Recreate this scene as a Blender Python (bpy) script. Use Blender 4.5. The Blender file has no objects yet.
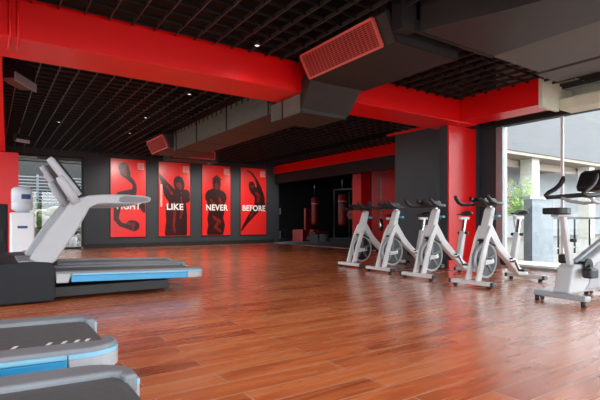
import bpy, bmesh, math, random
from mathutils import Vector, Matrix
random.seed(7)
S = bpy.context.scene
COL = S.collection
PI = math.pi

# ------------------------------------------------------------------ materials
def lin(c):
    return tuple(((v/255)/12.92 if v/255 <= .04045 else ((v/255+.055)/1.055)**2.4) for v in c)

def mat(name, rgb, rough=.5, metal=0, var=.06, scale=6, bump=0, spec=.5, coat=0):
    m = bpy.data.materials.new(name); m.use_nodes = True
    nt = m.node_tree; b = nt.nodes['Principled BSDF']
    base = lin(rgb)
    b.inputs['Roughness'].default_value = rough
    b.inputs['Metallic'].default_value = metal
    b.inputs['Specular IOR Level'].default_value = spec
    b.inputs['Coat Weight'].default_value = coat
    tc = nt.nodes.new('ShaderNodeTexCoord')
    n = nt.nodes.new('ShaderNodeTexNoise'); n.inputs['Scale'].default_value = scale; n.inputs['Detail'].default_value = 4
    nt.links.new(tc.outputs['Object'], n.inputs['Vector'])
    r = nt.nodes.new('ShaderNodeValToRGB')
    r.color_ramp.elements[0].position = .3; r.color_ramp.elements[1].position = .7
    r.color_ramp.elements[0].color = tuple(max(0, x*(1-var)) for x in base)+(1,)
    r.color_ramp.elements[1].color = tuple(min(1, x*(1+var)) for x in base)+(1,)
    nt.links.new(n.outputs['Fac'], r.inputs['Fac']); nt.links.new(r.outputs['Color'], b.inputs['Base Color'])
    if bump:
        bp = nt.nodes.new('ShaderNodeBump'); bp.inputs['Strength'].default_value = bump; bp.inputs['Distance'].default_value = .01
        nt.links.new(n.outputs['Fac'], bp.inputs['Height']); nt.links.new(bp.outputs['Normal'], b.inputs['Normal'])
    return m

def emit(name, rgb, st):
    m = bpy.data.materials.new(name); m.use_nodes = True
    b = m.node_tree.nodes['Principled BSDF']
    b.inputs['Base Color'].default_value = lin(rgb)+(1,)
    b.inputs['Emission Color'].default_value = lin(rgb)+(1,)
    b.inputs['Emission Strength'].default_value = st
    return m

def glass_mat():
    m = bpy.data.materials.new('window_glass'); m.use_nodes = True
    nt = m.node_tree; nt.nodes.clear()
    o = nt.nodes.new('ShaderNodeOutputMaterial'); mx = nt.nodes.new('ShaderNodeMixShader')
    t = nt.nodes.new('ShaderNodeBsdfTransparent'); g = nt.nodes.new('ShaderNodeBsdfGlossy')
    f = nt.nodes.new('ShaderNodeFresnel'); f.inputs['IOR'].default_value = 1.45
    t.inputs['Color'].default_value = (.93, .95, .95, 1); g.inputs['Roughness'].default_value = .01
    nt.links.new(f.outputs[0], mx.inputs[0]); nt.links.new(t.outputs[0], mx.inputs[1]); nt.links.new(g.outputs[0], mx.inputs[2])
    nt.links.new(mx.outputs[0], o.inputs['Surface'])
    return m

def floor_mat():
    m = bpy.data.materials.new('wood_planks'); m.use_nodes = True
    nt = m.node_tree; N = nt.nodes; L = nt.links; b = N['Principled BSDF']
    tc = N.new('ShaderNodeTexCoord')
    br = N.new('ShaderNodeTexBrick'); br.offset = .37; br.offset_frequency = 2; br.squash = 1
    br.inputs['Scale'].default_value = 1; br.inputs['Brick Width'].default_value = 1.1; br.inputs['Row Height'].default_value = .18
    br.inputs['Mortar Size'].default_value = .0042; br.inputs['Mortar Smooth'].default_value = .2; br.inputs['Bias'].default_value = 0
    br.inputs['Color1'].default_value = (0, 0, 0, 1); br.inputs['Color2'].default_value = (1, 1, 1, 1); br.inputs['Mortar'].default_value = (.5, .5, .5, 1)
    L.new(tc.outputs['Object'], br.inputs['Vector'])
    mp = N.new('ShaderNodeMapping'); mp.inputs['Scale'].default_value = (1.0, 7, 1)
    L.new(tc.outputs['Object'], mp.inputs['Vector'])
    n = N.new('ShaderNodeTexNoise'); n.inputs['Scale'].default_value = 1.6; n.inputs['Detail'].default_value = 6; n.inputs['Distortion'].default_value = .6
    L.new(mp.outputs[0], n.inputs['Vector'])
    n2 = N.new('ShaderNodeTexNoise'); n2.inputs['Scale'].default_value = 1.1; n2.inputs['Detail'].default_value = 3
    L.new(tc.outputs['Object'], n2.inputs['Vector'])
    a = N.new('ShaderNodeMath'); a.operation = 'MULTIPLY_ADD'; a.inputs[1].default_value = .30
    L.new(br.outputs['Color'], a.inputs[0])
    s1 = N.new('ShaderNodeMath'); s1.operation = 'MULTIPLY'; s1.inputs[1].default_value = .8
    L.new(n.outputs['Fac'], s1.inputs[0]); L.new(s1.outputs[0], a.inputs[2])
    ramp = N.new('ShaderNodeValToRGB'); e = ramp.color_ramp.elements
    e[0].position = .3; e[0].color = lin(FLOOR[0])+(1,)
    e[1].position = .9; e[1].color = lin(FLOOR[2])+(1,)
    k = e.new(.58); k.color = lin(FLOOR[1])+(1,)
    L.new(a.outputs[0], ramp.inputs['Fac'])
    mx = N.new('ShaderNodeMix'); mx.data_type = 'RGBA'
    L.new(br.outputs['Fac'], mx.inputs[0]); L.new(ramp.outputs['Color'], mx.inputs[6]); mx.inputs[7].default_value = lin((222, 172, 144))+(1,)
    L.new(mx.outputs[2], b.inputs['Base Color'])
    rr = N.new('ShaderNodeMapRange'); rr.inputs['To Min'].default_value = .2; rr.inputs['To Max'].default_value = .34
    b.inputs['Coat Weight'].default_value = 1; b.inputs['Specular IOR Level'].default_value = .5; b.inputs['Coat Roughness'].default_value = .25; b.inputs['Coat IOR'].default_value = 1.6
    L.new(n.outputs['Fac'], rr.inputs['Value']); L.new(rr.outputs[0], b.inputs['Roughness'])
    bp = N.new('ShaderNodeBump'); bp.inputs['Strength'].default_value = .05; bp.inputs['Distance'].default_value = .004
    L.new(n.outputs['Fac'], bp.inputs['Height']); L.new(bp.outputs[0], b.inputs['Normal'])
    return m
FLOOR = [(164, 76, 40), (222, 118, 66), (236, 150, 96)]

M = {}
M['floor'] = floor_mat()
M['red'] = mat('red_paint', (232, 8, 12), .36, var=.03, scale=1.2)
M['red_poster'] = mat('red_poster_print', (234, 44, 42), .28, var=.07, scale=1.3)
M['red_grille'] = mat('red_enamel_grille', (224, 92, 82), .35)
M['pink_grille'] = mat('pale_red_enamel', (222, 104, 96), .35)
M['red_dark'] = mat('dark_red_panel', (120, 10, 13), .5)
M['charcoal'] = mat('charcoal_wall_paint', (50, 55, 60), .6, var=.05, scale=2)
M['grey_wall'] = mat('grey_wall_paint', (82, 90, 95), .6, var=.04, scale=2)
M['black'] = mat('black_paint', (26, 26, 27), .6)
M['soot'] = mat('black_ceiling_paint', (10, 10, 11), .8)
M['grid'] = mat('black_grid_metal', (9, 9, 10), .5)
M['runner'] = mat('lit_grid_runner_metal', (58, 58, 59), .35)  # paler than the bars: light caught by the runners, put into the colour
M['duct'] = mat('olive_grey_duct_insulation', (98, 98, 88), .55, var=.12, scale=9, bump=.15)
M['duct_dark'] = mat('dark_duct_insulation_and_shade', (42, 40, 39), .55, var=.12, scale=9, bump=.15)
M['soffit'] = mat('grey_soffit_board', (94, 97, 95), .6)
M['cream'] = mat('cream_board', (228, 234, 212), .55)
M['white_metal'] = mat('white_powder_coat', (218, 220, 220), .35, var=.02)
M['silver'] = mat('silver_plastic', (176, 180, 186), .38, var=.03)
M['light_silver'] = mat('light_silver_plastic', (164, 168, 172), .35, var=.03)
M['grey_grip'] = mat('grey_rubber_grip', (120, 124, 130), .6)
M['hood'] = mat('dark_grey_plastic_hood', (26, 30, 35), .6, spec=.3)
M['rubber'] = mat('black_rubber', (28, 28, 30), .55, var=.15, scale=20)
M['belt'] = mat('black_running_belt', (82, 84, 86), .55, var=.12, scale=26, bump=.1)
M['rail_grey'] = mat('grey_foot_rail', (122, 126, 132), .5)
M['blue'] = mat('blue_stripe_plastic', (30, 140, 190), .3)
M['pale_blue'] = mat('pale_blue_plastic', (128, 186, 212), .3)
M['plastic_black'] = mat('black_plastic', (30, 31, 34), .4)
M['screen'] = mat('dark_glass_screen', (18, 20, 24), .12)
M['teal'] = mat('teal_plastic', (70, 170, 190), .4)
M['chrome'] = mat('brushed_steel', (190, 192, 195), .25, metal=1)
M['bike_grey'] = mat('pale_grey_plastic_body', (196, 200, 202), .4, var=.03)
M['white_print'] = mat('white_print', (236, 232, 228), .4)
M['pale_print'] = mat('pale_pink_print', (232, 170, 164), .4)
M['figure'] = mat('dark_print', (52, 22, 22), .3, var=.35, scale=14)
M['figure_mid'] = mat('dark_red_print', (120, 30, 28), .3, var=.3, scale=10)
M['water_white'] = mat('white_appliance_plastic', (236, 242, 246), .35, var=.02)
M['bottle'] = mat('pale_blue_bottle_plastic', (208, 218, 228), .2, var=.03)
M['label_blue'] = mat('blue_label', (34, 74, 132), .4)
M['concrete'] = mat('pale_concrete', (122, 118, 112), .8, var=.08, scale=3)
M['kerb'] = mat('kerb_concrete', (160, 154, 146), .8, var=.08, scale=3)
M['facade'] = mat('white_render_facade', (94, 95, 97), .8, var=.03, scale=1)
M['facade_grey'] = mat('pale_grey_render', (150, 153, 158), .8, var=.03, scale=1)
M['soffit_brown'] = mat('brown_soffit_board', (150, 136, 122), .7)
M['column'] = mat('cream_column_render', (204, 200, 190), .7)
M['block'] = mat('grey_block_wall', (118, 124, 130), .8, var=.1, scale=4)
M['alu'] = mat('grey_aluminium_frame', (150, 152, 152), .4, metal=.3)
M['alu_white'] = mat('white_aluminium_frame', (214, 214, 210), .4)
M['leaf'] = mat('green_leaves', (120, 150, 66), .6, var=.35, scale=8)
M['rock'] = mat('mossy_rock', (146, 140, 120), .85, var=.4, scale=3, bump=.6)
M['carpet'] = mat('dark_grey_carpet', (66, 68, 74), .9, var=.15, scale=40)
M['strip'] = mat('pale_threshold_metal', (176, 170, 160), .4)
M['glass'] = glass_mat()
M['lamp'] = emit('lit_lamp', (255, 250, 240), 1)

# ------------------------------------------------------------------ mesh helpers
class MB:
    def __init__(self): self.bm = bmesh.new(); self.bev = 0; self.seg = 2
    def box(self, x0, x1, y0, y1, z0, z1):
        v = [self.bm.verts.new(p) for p in ((x0,y0,z0),(x1,y0,z0),(x1,y1,z0),(x0,y1,z0),(x0,y0,z1),(x1,y0,z1),(x1,y1,z1),(x0,y1,z1))]
        for f in ((3,2,1,0),(4,5,6,7),(0,1,5,4),(1,2,6,5),(2,3,7,6),(3,0,4,7)): self.bm.faces.new([v[i] for i in f])
        return self
    def prism(self, poly, a, b, axis='y', taper=1):
        """polygon in the two other axes, extruded along axis from a to b"""
        def P(p, t):
            return {'y': (p[0], t, p[1]), 'x': (t, p[0], p[1]), 'z': (p[0], p[1], t)}[axis]
        va = [self.bm.verts.new(P(p, a)) for p in poly]; vb = [self.bm.verts.new(P(p, b)) for p in poly]
        n = len(poly)
        fs = [self.bm.faces.new(va), self.bm.faces.new(vb[::-1])]
        for i in range(n): fs.append(self.bm.faces.new([va[i], vb[i], vb[(i+1) % n], va[(i+1) % n]]))
        bmesh.ops.recalc_face_normals(self.bm, faces=fs)
        return self
    def bar(self, p, q, w, h, up=(0, 0, 1)):
        p, q = Vector(p), Vector(q); d = (q-p).normalized(); u = Vector(up)
        s = d.cross(u)
        if s.length < 1e-4: s = d.cross(Vector((1, 0, 0)))
        s.normalize(); u = s.cross(d)
        v = []
        for c in (p, q):
            for a, b in ((-1,-1),(1,-1),(1,1),(-1,1)): v.append(self.bm.verts.new(c+s*(a*w/2)+u*(b*h/2)))
        fs = [self.bm.faces.new([v[i] for i in f]) for f in ((0,1,2,3),(7,6,5,4),(0,4,5,1),(1,5,6,2),(2,6,7,3),(3,7,4,0))]
        bmesh.ops.recalc_face_normals(self.bm, faces=fs)
        return self
    def tube(self, pts, r, seg=10, flat=1, ref=(0, 0, 1)):
        """round tube along pts, r a number or a list; flat squashes along ref"""
        pts = [Vector(p) for p in pts]; n = len(pts)
        R = r if isinstance(r, (list, tuple)) else [r]*n
        rings = []; prev = None
        for i, p in enumerate(pts):
            d = (pts[min(i+1, n-1)]-pts[max(i-1, 0)]).normalized()
            if prev is None:
                s = d.cross(Vector(ref))
                if s.length < 1e-3: s = d.cross(Vector((1, 0, 0)))
            else:
                s = prev-d*prev.dot(d)
            s.normalize(); prev = s; u = s.cross(d)
            rings.append([self.bm.verts.new(p+s*(math.cos(2*PI*k/seg)*R[i])+u*(math.sin(2*PI*k/seg)*R[i]*flat)) for k in range(seg)])
        fs = []
        for a, b in zip(rings, rings[1:]):
            for k in range(seg):
                f = self.bm.faces.new([a[k], a[(k+1) % seg], b[(k+1) % seg], b[k]]); f.smooth = True; fs.append(f)
        fs.append(self.bm.faces.new(rings[0][::-1])); fs.append(self.bm.faces.new(rings[-1]))
        bmesh.ops.recalc_face_normals(self.bm, faces=fs)
        return self
    def cyl(self, p, q, r, seg=20): return self.tube([p, q], r, seg)
    def ring(self, c, R, r, axis='y', seg=32, rs=8):
        rings = []
        for i in range(seg):
            a = 2*PI*i/seg; row = []
            for k in range(rs):
                b = 2*PI*k/rs; rad = R+r*math.cos(b); o = r*math.sin(b)
                if axis == 'y': p = (c[0]+rad*math.cos(a), c[1]+o, c[2]+rad*math.sin(a))
                elif axis == 'z': p = (c[0]+rad*math.cos(a), c[1]+rad*math.sin(a), c[2]+o)
                else: p = (c[0]+o, c[1]+rad*math.cos(a), c[2]+rad*math.sin(a))
                row.append(self.bm.verts.new(p))
            rings.append(row)
        fs = []
        for i in range(seg):
            a, b = rings[i], rings[(i+1) % seg]
            for k in range(rs):
                f = self.bm.faces.new([a[k], a[(k+1) % rs], b[(k+1) % rs], b[k]]); f.smooth = True; fs.append(f)
        bmesh.ops.recalc_face_normals(self.bm, faces=fs)
        return self
    def ball(self, c, r, sx=1, sy=1, sz=1, sub=2, jit=0):
        g = bmesh.ops.create_icosphere(self.bm, subdivisions=sub, radius=r)
        for v in g['verts']:
            j = 1+random.uniform(-jit, jit)
            v.co = Vector((v.co.x*sx*j+c[0], v.co.y*sy*j+c[1], v.co.z*sz*j+c[2]))
        for f in {f for v in g['verts'] for f in v.link_faces}: f.smooth = True
        return self
    def build(self, name, m, parent=None, bevel=0, seg=2):
        me = bpy.data.meshes.new(name); self.bm.to_mesh(me); self.bm.free()
        o = bpy.data.objects.new(name, me); COL.objects.link(o); me.materials.append(m)
        if parent: o.parent = parent
        if bevel:
            md = o.modifiers.new('bevel', 'BEVEL'); md.width = bevel; md.segments = seg; md.limit_method = 'ANGLE'; md.angle_limit = .6
        return o

def tag(o, label=None, cat=None, group=None, kind=None):
    if label: o['label'] = label
    if cat: o['category'] = cat
    if group: o['group'] = group
    if kind: o['kind'] = kind
    return o
def empty(name, loc=(0, 0, 0), rz=0):
    o = bpy.data.objects.new(name, None); COL.objects.link(o); o.location = loc; o.rotation_euler = (0, 0, rz); o.empty_display_size = .1
    return o
def copy_tree(o, parent=None):
    c = o.copy(); COL.objects.link(c)
    if parent: c.parent = parent
    for ch in list(o.children): copy_tree(ch, c)
    return c
def struct(name, mb, m, parent=None, bevel=0):
    o = mb.build(name, m, parent, bevel)
    if not parent: o['kind'] = 'structure'
    return o
def arc(c, r, a0, a1, n, y=0):
    return [(c[0]+r*math.cos(a0+(a1-a0)*i/n), c[1]+r*math.sin(a0+(a1-a0)*i/n)) for i in range(n+1)]

# ------------------------------------------------------------------ camera
cd = bpy.data.cameras.new('camera'); cam = bpy.data.objects.new('camera', cd); COL.objects.link(cam)
F = 459.0; YAW = math.atan(310/459)
cam.location = (0, 0, .9); cam.rotation_euler = (PI/2, 0, -YAW)
cd.sensor_width = 36; cd.lens = 36*F/600; cd.shift_y = 21/600; cd.clip_start = .05; cd.clip_end = 300
S.camera = cam

# ------------------------------------------------------------------ the room shell
WX = 8.35            # glass wall on the right
BY = 16.3            # poster wall
CZ = 3.13            # underside of the open grid ceiling
struct('floor', MB().box(-3.2, 8.4, -4.2, BY+.1, -.1, 0).box(8.4, 9.7, 5.36, BY+.1, -.1, 0), M['floor'])
struct('floor_carpet', MB().prism([(9.7,8.2),(12.5,8.2),(16.6,11),(16.6,19.6),(9.7,19.6)], -.1, -.004, 'z'), M['carpet'])
struct('trim_1', MB().box(9.68, 9.76, 8.4, BY, -.01, .012), M['strip'])
struct('ceiling', MB().box(-3.2, 9.7, 5.9, BY+.3, 4.0, 4.1).box(-3.2, 8.6, -4.2, 5.9, 4.0, 4.1), M['soot'])
g1 = MB(); g2 = MB()
P = .25
DUCTS = [(3.66, 4.64, 3.5, 5.15), (3.68, 4.5, 5.15, 10.9), (3.6, 4.6, 10.9, 12.5)]
def cut(a, b, lo, hi):
    """intervals of [a, b] outside the listed spans"""
    out = []; c = a
    for l, h in sorted(zip(lo, hi)):
        if h <= c or l >= b: continue
        if l > c: out.append((c, l))
        c = max(c, h)
    if c < b: out.append((c, b))
    return out
x = -2.9
while x < 9.6:
    y1 = BY-.02; y0 = 3.55 if 3.7 < x < 7.9 else (-4 if x < 8.2 else 6.3)
    if not 8.25 < x < 8.7 and not (x > 8.5 and y0 < 8.5 and False):
        sp = [d for d in DUCTS if d[0] < x < d[1]]
        lo = [d[2] for d in sp]+[5.44]; hi = [d[3] for d in sp]+[6.16]
        if x > 8.55: lo.append(6.0); hi.append(8.45)
        if 7.25 < x < 7.85: lo.append(3.9); hi.append(5.45)
        if x > 7.85: lo.append(3.5); hi.append(6.2)
        for a, b in cut(y0, y1, lo, hi): g1.box(x-.006, x+.006, a, b, CZ, CZ+.045)
    x += P
y = -3.9
while y < BY-.05:
    if not 5.42 < y < 6.18:
        x1 = 3.7 if y < 3.5 else (7.25 if y < 5.5 else (8.5 if y < 8.5 else 9.68))
        sp = [d for d in DUCTS if d[2] < y < d[3]]
        for a, b in cut(-3.1, x1, [d[0] for d in sp], [d[1] for d in sp]): g2.box(a, b, y-.004, y+.004, CZ+.004, CZ+.042)
    y += P
og = struct('ceiling_grid_runner', g1, M['runner'])
struct('ceiling_grid_bar', g2, M['grid'])

# poster wall, its plinth, the glazed bay at its left
struct('wall_back', MB().box(2.53, 9.95, BY, BY+.25, 0, 4).box(-.3, 2.53, BY, BY+.25, 2.98, 4).box(-.3, .5, BY, BY+.25, 0, 2.98), M['charcoal'])
struct('baseboard_back', MB().box(2.53, 9.7, BY-.03, BY, 0, .14), M['black'])
w1 = MB()
for a, b, c, d in ((.5, .57, .05, 2.98), (2.47, 2.53, .05, 2.98), (.57, 2.47, 2.9, 2.98), (.57, 2.47, .0, .06)): w1.box(a, b, BY+.02, BY+.12, c, d)
o = struct('window_1', w1, M['black']); struct('pane', MB().box(.57, 2.47, BY+.06, BY+.07, .06, 2.9), M['glass'], o)
# side and rear walls of the room (left / behind the camera: glazed bays)
wl = MB()
for yy in (-4.2, -1.2, 2.0, 5.2, 8.4, 11.6, 14.8): wl.box(-3.25, -3.0, yy, yy+.35, 0, 4)
wl.box(-3.25, -3.0, -4.2, BY+.25, 2.95, 4).box(-3.25, -3.0, -4.2, BY+.25, 0, .12).box(-3.25, -3.0, 14.8, BY+.25, 0, 4)
struct('wall_left', wl, M['charcoal'])
struct('wall_left_far', MB().box(-3.0, -.2, BY, BY+.25, 0, 4), M['charcoal'])
wr = MB()
for xx in (-3.2, -.2, 2.7, 5.6, 8.1): wr.box(xx, xx+.3, -4.25, -4.0, 0, 4)
wr.box(-3.2, 8.4, -4.25, -4.0, 2.95, 4).box(-3.2, 8.4, -4.25, -4.0, 0, .1)
struct('wall_rear', wr, M['charcoal'])

# red frame: beam across the room, left beam and column, right beam, pillar, header
ZB = 2.75
struct('beam_1', MB().box(-2.99, 7.81, 5.45, 6.15, ZB, 3.2), M['red'], bevel=.006)
struct('beam_2', MB().box(-.32, .06, -3.9, 5.44, ZB, 3.2).prism([(-.32, 6.16), (.11, 6.16), (.38, BY-.02), (-.32, BY-.02)], ZB, 3.2, 'z'), M['red'])
struct('beam_3', MB().box(7.31, 7.8, 3.97, 5.44, 2.77, 3.2), M['red'])
struct('trim_2', MB().prism([(7.3,2.72),(7.83,2.72),(7.83,2.93),(8.28,2.93),(8.28,3.6),(7.3,3.6)], 3.905, 3.965, 'y'), M['cream'])
struct('pillar_1', MB().box(7.3, 8.14, 5.70, 5.735, 0, 2.748), M['red'], bevel=.004)
struct('pillar_2', MB().box(7.3, 8.14, 5.74, 5.92, 0, 2.748), M['charcoal'])
struct('pillar_5', MB().box(-.1, .64, 14.5, 15.1, 0, 2.74), M['red'], bevel=.006)
struct('trim_3', MB().box(7.22, 7.28, 6.16, 7.3, 2.76, 2.8), M['red'])
struct('beam_4', MB().box(9.7, 9.98, 8.4, BY, 2.83, 3.19), M['red'])
struct('wall_header', MB().box(9.72, 9.95, 8.4, BY, 3.19, 4), M['black'])
struct('trim_4', MB().box(9.74, 9.94, 8.4, BY, 2.45, 2.83), M['black'])
struct('wall_right', MB().box(8.62, 9.69, 6.0, 8.4, 0, 4), M['grey_wall'])
struct('wall_right_near', MB().box(8.15, 8.6, 5.76, 6.0, 0, 4).box(8.36, 8.6, 5.36, 5.76, 0, 4), M['charcoal'])
# two red conduits clipped to the big beam
for i, (xx, nm) in enumerate(((.165, 'left'), (.235, 'right'))):
    c = MB().tube([(xx, 5.43, 3.95), (xx, 5.43, ZB+.0), (xx, 5.44, ZB-.03), (xx, 5.6, ZB-.03), (xx, 5.75, ZB-.028)], .014, 8)
    o = c.build('conduit_pipe', M['red']); tag(o, 'red conduit pipe running down the big red beam, the %s of the close pair' % nm, 'pipe', 'conduit pipes on the red beam')

# glass wall at the right
wm = MB()
wm.box(8.3, 8.46, 5.22, 5.36, 0, 2.75)
wm.box(8.32, 8.42, -3.98, 5.22, 0, .05)
o2 = struct('window_2', wm, M['alu'])
struct('window_rail', MB().box(8.24, 8.44, -3.98, 5.4, 2.75, 2.86), M['black'], o2)
for yy in (4.12, 1.9, -.2, -2.2): struct('mullion', MB().box(8.345, 8.385, yy-.02, yy+.02, .05, 2.75), M['alu_white'], o2)
for a, b in ((4.14, 5.22), (1.92, 4.1), (-.18, 1.88), (-2.18, -.22), (-3.98, -2.22)): struct('pane', MB().box(8.36, 8.37, a, b, .05, 2.75), M['glass'], o2)
struct('trim_5', MB().box(8.3, 8.45, -3.98, 5.36, 2.86, 4), M['cream'])
struct('trim_6', MB().box(7.83, 8.24, -3.98, 3.9, 2.74, 2.86).box(7.83, 7.87, -3.98, 3.9, 2.86, 2.92), M['cream'])
# stepped soffit boards in front of the glass wall
struct('ceiling_soffit', MB().box(5.16, 6.42, -3.98, 3.48, 3.0, 3.05), M['soffit'])
struct('ceiling_soffit', MB().box(6.52, 7.1, -3.98, 3.57, 3.0, 3.05), M['soffit'])
struct('ceiling_soffit_slat', MB().box(7.2, 7.34, -3.98, 3.55, 2.9, 2.95), M['black'])
struct('ceiling_soffit_gap', MB().box(5.1, 7.85, -3.98, 3.5, 3.12, 3.16), M['soot'])

# ------------------------------------------------------------------ posters
def blob(parent, pts, m, z=.02, name='figure'):
    """flat silhouette: strokes of (x, z, r) joined; pts a list of strokes, in poster units 0..1 across, 0..1 down"""
    bm = bmesh.new()
    W, Hh = 1.15, 2.65
    def ok(p): return (min(max(p[0], -W/2+.012), W/2-.012), p[1], min(max(p[2], .012), Hh-.012))
    k = 0
    for st in pts:
        P3 = [(-W/2+a*W, Hh-b*Hh, r*W) for a, b, r in st]
        dense = []
        for p, q in zip(P3, P3[1:]):
            for i in range(6): dense.append(tuple(p[j]+(q[j]-p[j])*i/6 for j in range(3)))
        dense.append(P3[-1])
        for i, p in enumerate(dense):                       # discs
            k += 1; yy = -z-.00004*k
            vs = [bm.verts.new(ok((p[0]+p[2]*math.cos(2*PI*t/14), yy, p[1]+p[2]*math.sin(2*PI*t/14)))) for t in range(14)]
            try: bm.faces.new(vs)
            except Exception: pass
    me = bpy.data.meshes.new(name); bm.to_mesh(me); bm.free()
    o = bpy.data.objects.new(name, me); COL.objects.link(o); me.materials.append(m); o.parent = parent
    return o

def lettering(parent, body, size, loc, m, width=None, bold=.02, name='lettering', rot=(PI/2, 0, 0)):
    cu = bpy.data.curves.new(name, 'FONT'); cu.body = body; cu.size = size; cu.align_x = 'CENTER'; cu.align_y = 'CENTER'
    cu.offset = bold*size; cu.extrude = .002; cu.space_character = 1.06
    t = bpy.data.objects.new(name+'_tmp', cu); COL.objects.link(t)
    dg = bpy.context.evaluated_depsgraph_get(); dg.update()
    me = bpy.data.meshes.new_from_object(t.evaluated_get(dg)); me.name = name
    bpy.data.objects.remove(t)
    xs = [v.co.x for v in me.vertices]; w = max(xs)-min(xs)
    if width:
        for v in me.vertices: v.co.x *= width/w
    o = bpy.data.objects.new(name, me); COL.objects.link(o); me.materials.clear(); me.materials.append(m)
    o.location = loc; o.rotation_euler = rot; o.parent = parent
    return o

POST = [
 ('FIGHT', 3.35, .68, [[(.36,.11,.15),(.40,.17,.15),(.48,.23,.075),(.62,.29,.06),(.68,.34,.055),(.66,.41,.08),(.55,.46,.16),(.3,.49,.17),(.2,.55,.13)],
            [(.2,.55,.12),(.17,.66,.09),(.15,.77,.07),(.27,.84,.06),(.46,.865,.075),(.58,.85,.15),(.66,.86,.16)], [(.66,.52,.12),(.9,.6,.1),(.95,.66,.06)]]),
 ('LIKE', 4.6, .53, [[(.62,.25,.16),(.64,.3,.18),(.66,.35,.14)], [(.0,.17,.04),(.2,.3,.1),(.35,.42,.2),(.55,.5,.26),(.6,.6,.28),(.62,.72,.28),(.6,.86,.3),(.62,.97,.28)], [(.85,.42,.14),(.9,.5,.1),(.7,.5,.18)], [(.3,.62,.1),(.34,.8,.12),(.3,.96,.12)]]),
 ('NEVER', 5.92, .78, [[(.5,.24,.15),(.5,.29,.14),(.5,.34,.1)], [(.34,.2,.02),(.5,.15,.03),(.66,.2,.02)], [(.5,.38,.16),(.35,.45,.26),(.6,.46,.26),(.45,.55,.3),(.5,.66,.28),(.45,.76,.28),(.5,.86,.3),(.45,.96,.3)]]),
 ('BEFORE', 7.72, .9, [[(.42,.25,.12),(.44,.3,.13)], [(.25,.04,.03),(.42,.08,.035),(.56,.15,.04),(.66,.23,.06),(.72,.31,.1)], [(.5,.34,.14),(.68,.38,.2),(.74,.46,.2),(.7,.54,.18),(.6,.62,.13),(.42,.7,.11),(.28,.78,.08),(.12,.87,.05),(.03,.93,.03)], [(.75,.5,.16),(.9,.58,.1),(.99,.62,.06)]]),
]
DET = {'FIGHT': [[(.40,.09,.06),(.36,.14,.05),(.42,.2,.04)], [(.5,.83,.04),(.64,.84,.05),(.62,.9,.04)], [(.35,.5,.05),(.5,.47,.06)]],
       'LIKE': [[(.62,.3,.08),(.68,.34,.06)], [(.48,.55,.04),(.5,.7,.05),(.46,.85,.04),(.5,.95,.03)], [(.7,.48,.03),(.74,.62,.05),(.68,.75,.03)], [(.25,.33,.03),(.4,.42,.05)]],
       'NEVER': [[(.5,.28,.07),(.5,.32,.06)], [(.3,.5,.04),(.4,.56,.06),(.36,.64,.04)], [(.6,.48,.06),(.68,.54,.05)], [(.4,.74,.05),(.6,.8,.06),(.45,.88,.05),(.62,.94,.05)]],
       'BEFORE': [[(.44,.28,.05)], [(.6,.37,.05),(.7,.42,.07),(.66,.5,.05)], [(.48,.66,.04),(.36,.74,.03)]]}
PX = [3.34, 4.95, 6.574, 8.17]
LBL = ['red FIGHT poster of raised gloved arms, nearest the treadmills', 'red LIKE poster of a dark fighter, second from the treadmills',
       'red NEVER poster of a dark frontal figure, third along the wall', 'red BEFORE poster of a stretching figure, nearest the opening at right']
for (txt, _, tw, fig), px, lb in zip(POST, PX, LBL):
    W = 1.16
    r = empty('wall_poster', (px+W/2, BY-.005, .36)); tag(r, lb, 'poster', 'wall posters')
    fr = MB().box(-.60, .60, -.025, -.0, -.03, 2.68); fr.build('frame', M['black'], r)
    MB().box(-.575, .575, -.03, -.022, 0, 2.65).build('print', M['red_poster'], r)
    blob(r, fig, M['figure'], .032)
    for d in DET[txt]: blob(r, [d], M['figure_mid'], .0365, 'figure_detail')
    lettering(r, txt, .31, (0, -.048, 1.04), M['white_print'], tw*1.15, .03)
    lg = MB().box(.30, .52, -.036, -.031, 2.32, 2.55).build('logo', M['pale_print'], r)
    b = MB()
    for q in ((.33,.49,2.505,2.52),(.33,.49,2.35,2.365),(.33,.345,2.365,2.505),(.475,.49,2.365,2.505),(.37,.45,2.46,2.475),(.37,.45,2.42,2.435),(.37,.45,2.385,2.4),(.405,.417,2.385,2.475)):
        b.box(q[0], q[1], -.039, -.0365, q[2], q[3])
    b.build('logo_mark', M['red_poster'], lg)
    if txt == 'LIKE': MB().box(-.53, -.46, -.05, -.045, 1.05, 1.85).build('side_strip', M['pale_print'], r)

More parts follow.
